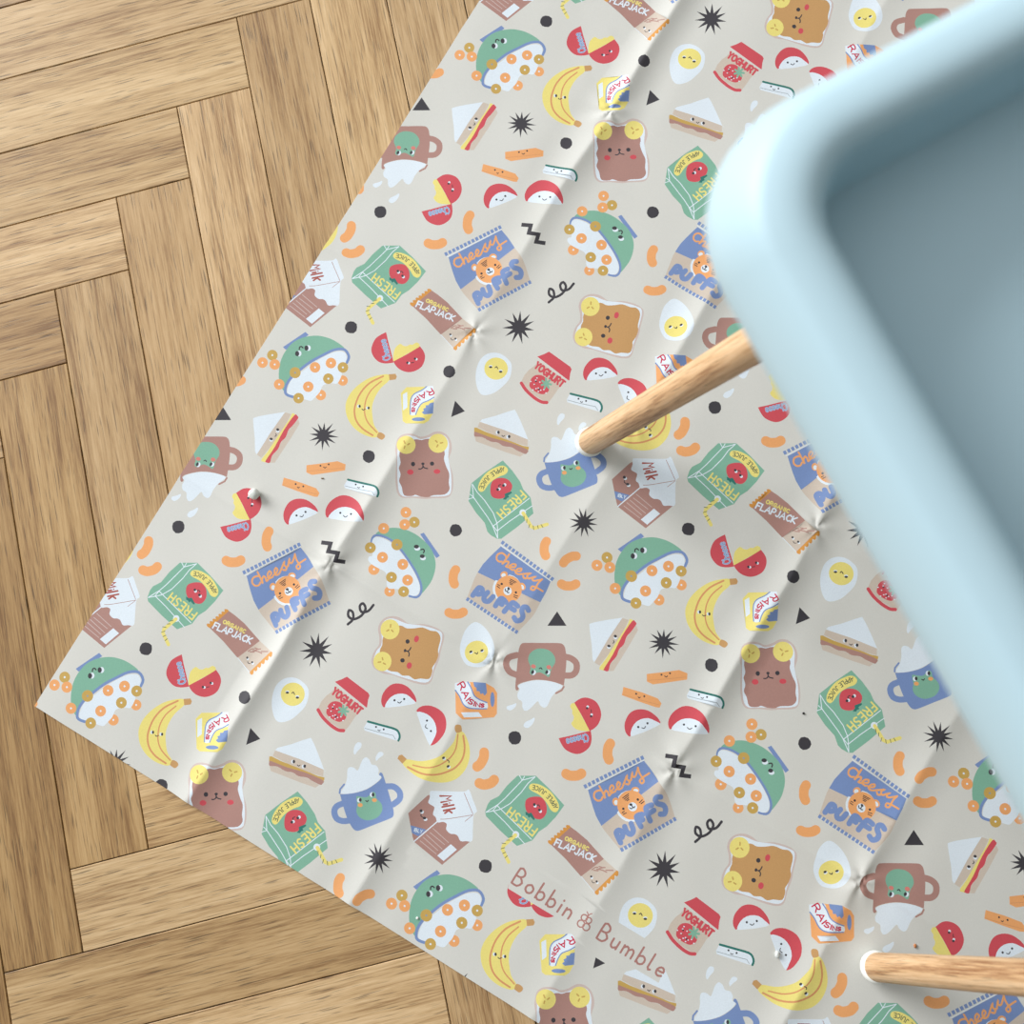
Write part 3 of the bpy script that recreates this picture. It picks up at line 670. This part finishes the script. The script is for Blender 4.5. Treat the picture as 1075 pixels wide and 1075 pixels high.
# ---------------------------------------------------------------- high chair
plastic, pn, pb = new_mat('sage_blue_plastic')
pb.inputs['Base Color'].default_value = lin((178, 204, 214)); pb.inputs['Roughness'].default_value = 0.5
legwood = wood_material('oak_leg', lin((222, 188, 148)), lin((204, 165, 122)), lin((146, 102, 64)), rough=0.5, su=2.5, sv=40.0, pore=0.3, contrast=1.3)
rubber, _, rb = new_mat('white_rubber'); rb.inputs['Base Color'].default_value = lin((240, 240, 234)); rb.inputs['Roughness'].default_value = 0.5

base_c = np.append((FEET[0] + FEET[1]) / 2 + 0.265 * E1, 0.0)
chair = bpy.data.objects.new('high_chair', None); scene.collection.objects.link(chair)
chair.location = base_c; chair.rotation_euler = (0, 0, math.atan2(E1[1], E1[0]))
tag(chair, 'pale blue-grey plastic high chair with a deep tray on round oak legs', 'high chair')
# local frame: x = from the tray front towards the back rest, y = across (+y is the upper side of the photo)
def rrect(hx0, hx1, hy, rad, d, n=10, bulge=0.0):
    x0, x1, y0, y1 = hx0 + d, hx1 - d, -hy + d, hy - d; r = max(0.004, rad - d * 0.75); out = []
    for cx, cy, a0 in ((x1 - r, y1 - r, 0), (x0 + r, y1 - r, 90), (x0 + r, y0 + r, 180), (x1 - r, y0 + r, 270)):
        for i in range(n + 1):
            t = math.radians(a0 + 90 * i / n); out.append([cx + r * math.cos(t), cy + r * math.sin(t)])
    # subdivide the straights
    res = []
    for i in range(len(out)):
        a = out[i]; b = out[(i + 1) % len(out)]; res.append(a)
        if math.hypot(b[0] - a[0], b[1] - a[1]) > 0.08:
            for k in range(1, 8): res.append([a[0] + (b[0] - a[0]) * k / 8, a[1] + (b[1] - a[1]) * k / 8])
    for p in res:
        u = (p[0] - (hx0 + hx1) / 2) / ((hx1 - hx0) / 2); v = p[1] / hy
        p[0] += bulge * (1 - v * v) * u; p[1] += bulge * (1 - u * u) * v
    return res
def lofted(name, rings, mats, parent, cap0=True, cap1=True):
    vs = []; fs = []; m = len(rings[0][0])
    for pts, z in rings: vs += [(p[0], p[1], z) for p in pts]
    for k in range(len(rings) - 1):
        for i in range(m):
            j = (i + 1) % m; fs.append((k * m + i, k * m + j, (k + 1) * m + j, (k + 1) * m + i))
    if cap0: fs.append(tuple(range(m))[::-1])
    if cap1: fs.append(tuple((len(rings) - 1) * m + i for i in range(m)))
    return mesh_obj(name, vs, fs, mats, parent)
TZ = 0.705
X0 = -0.265 + 0.010; HX = (X0, X0 + 0.36); HY = 0.2660; RAD = 0.058
prof = [(0.030, -0.048), (0.010, -0.050), (0.002, -0.047), (0.0, -0.040), (0.002, -0.028), (0.006, -0.016), (0.011, -0.007), (0.015, -0.003), (0.0175, -0.0022), (0.020, -0.0012), (0.026, 0.0), (0.031, -0.0004), (0.0348, -0.002), (0.0378, -0.005), (0.039, -0.010), (0.0398, -0.024), (0.041, -0.048), (0.045, -0.058), (0.053, -0.061), (0.07, -0.062), (0.09, -0.062)]
lofted('tray', [(rrect(*HX, HY, RAD, d, bulge=0.0006), TZ + z) for d, z in prof], [plastic], chair)
# seat shell under and behind the tray
def seat():
    out = []
    cx0, cx1, hy = -0.165, 0.175, 0.215
    pr = [(0.06, 0.455), (0.02, 0.458), (0.004, 0.47), (0.0, 0.50), (0.0, 0.56), (0.0, 0.625), (0.004, 0.632), (0.010, 0.634), (0.016, 0.630), (0.018, 0.60), (0.022, 0.52), (0.035, 0.49), (0.07, 0.485)]
    return lofted('seat', [(rrect(cx0, cx1, hy, 0.07, d), z) for d, z in pr], [plastic], chair)
seat()
vs = []; fs = []; m = 0
for t in np.linspace(0, 1, 9):
    z = 0.60 + 0.30 * t; hy = 0.15 * math.sqrt(max(0.02, 1 - max(0, (t - 0.55) / 0.47) ** 2)); ox = 0.142 + 0.06 * t
    pts = [(0.012 + 0.012 * math.copysign(abs(math.cos(a)) ** .6, math.cos(a)), hy * math.copysign(abs(math.sin(a)) ** .35, math.sin(a))) for a in np.linspace(0, 2 * math.pi, 48, endpoint=False)]; m = len(pts); vs += [(ox + p[0], p[1], z) for p in pts]
for k in range(8):
    for i in range(m): j = (i + 1) % m; fs.append((k * m + i, k * m + j, (k + 1) * m + j, (k + 1) * m + i))
fs += [tuple(range(m))[::-1], tuple(8 * m + i for i in range(m))]
mesh_obj('backrest', vs, fs, [plastic], chair)

def leg(fx, fy, sx, sy):
    foot = Vector((fx, fy, 0.0)); h = 0.55
    top = Vector((fx + sx * h, fy + sy * h, h)); ax = (top - foot).normalized(); ln = (top - foot).length
    q = ax.to_track_quat('Z', 'Y')
    def lathe(name, prof, mat, parent, loc, qq, seg=32):
        v = []; f = []
        for r, z in prof:
            for i in range(seg): t = 2 * math.pi * i / seg; v.append((r * math.cos(t), r * math.sin(t), z))
        for k in range(len(prof) - 1):
            for i in range(seg): j = (i + 1) % seg; f.append((k * seg + i, k * seg + j, (k + 1) * seg + j, (k + 1) * seg + i))
        f.append(tuple(range(seg))[::-1]); f.append(tuple((len(prof) - 1) * seg + i for i in range(seg)))
        o = mesh_obj(name, v, f, [mat], parent); o.location = loc; o.rotation_mode = 'QUATERNION'; o.rotation_quaternion = qq
        return o
    lg = lathe('leg', [(0.0115, 0.010), (0.0124, 0.0125), (0.0127, 0.02), (0.0129, 0.15), (0.0131, ln * 0.7), (0.0133, ln)], legwood, chair, foot, q)
    cp = lathe('foot_cap', [(0.0080, 0.0030), (0.0115, 0.0036), (0.0138, 0.0065), (0.0145, 0.0105), (0.0142, 0.0135), (0.0130, 0.0145)], rubber, lg, (0, 0, 0), (1, 0, 0, 0))
    cp['label'] = 'white rubber foot cap'
    return lg
for sx_, sy_ in ((-1, 1), (-1, -1), (1, 1), (1, -1)):
    leg(sx_ * 0.265, sy_ * DD / 2, -sx_ * (0.25 if sx_ < 0 else 0.22), -sy_ * 0.125)

# ---------------------------------------------------------------- small things lying on the mat
def blob(name, px, py, r, col, seed, label, cat, sq=(1, 1, 1), rough=0.7):
    import bmesh
    bm = bmesh.new(); bmesh.ops.create_icosphere(bm, subdivisions=3, radius=r); rn = random.Random(seed)
    ph = [rn.uniform(0, 6) for _ in range(6)]
    for v in bm.verts:
        n = v.co.normalized(); k = 1 + 0.07 * math.sin(4 * n.x + ph[0]) * math.sin(5 * n.y + ph[1]) + 0.05 * math.sin(7 * n.z + ph[2] + 3 * n.x)
        v.co = Vector((n.x * sq[0], n.y * sq[1], n.z * sq[2])) * r * k
    me = bpy.data.meshes.new(name); bm.to_mesh(me); bm.free()
    for p in me.polygons: p.use_smooth = True
    m, nt, b = new_mat(name + '_surface'); N = nt.nodes
    nz = N.new('ShaderNodeTexNoise'); nz.inputs['Scale'].default_value = 700
    mx = N.new('ShaderNodeMix'); mx.data_type = 'RGBA'; mx.blend_type = 'MULTIPLY'; mx.inputs[0].default_value = 0.25; mx.inputs[6].default_value = lin(col)
    nt.links.new(nz.outputs[0], mx.inputs[7]); nt.links.new(mx.outputs[2], b.inputs['Base Color']); b.inputs['Roughness'].default_value = rough
    me.materials.append(m); o = bpy.data.objects.new(name, me); scene.collection.objects.link(o)
    xy = un(px, py); o.location = (xy[0], xy[1], float(height(np.array(xy))) + min(v.co.z for v in me.vertices) * -1 - 0.0001)
    tag(o, label, cat); return o
blob('foam_ball', 268.5, 519.5, 0.0055, (240, 243, 236), 1, 'small white ball, pea sized, on a red cheese print near the mat edge', 'ball')
blob('crumb', 843.3, 748.8, 0.0011, (20, 14, 12), 2, 'tiny black crumb on bare beige mat between the brown toast and green carton prints', 'crumb', (1, 1, .7))
blob('crumb', 959.8, 992.3, 0.0016, (206, 132, 78), 3, 'tiny orange-brown crumb just above the end of the lower wooden leg', 'crumb', (.8, 1.2, .6))
blob('crumb', 815.5, 1001, 0.0028, (232, 236, 232), 4, 'white crumb on the mouth of the printed apple slice below the toast', 'crumb', (.8, 1.2, .55))
blob('crumb', 438.4, 963.4, 0.0013, (240, 240, 236), 5, 'tiny white crumb on the green bowl print near the bottom edge of the mat', 'crumb', (1, 1, .6))
blob('crumb', 339.0, 502.6, 0.0009, (140, 112, 86), 6, 'tiny brown crumb just below the upper printed carrot stick', 'crumb', (1.6, .7, .6))
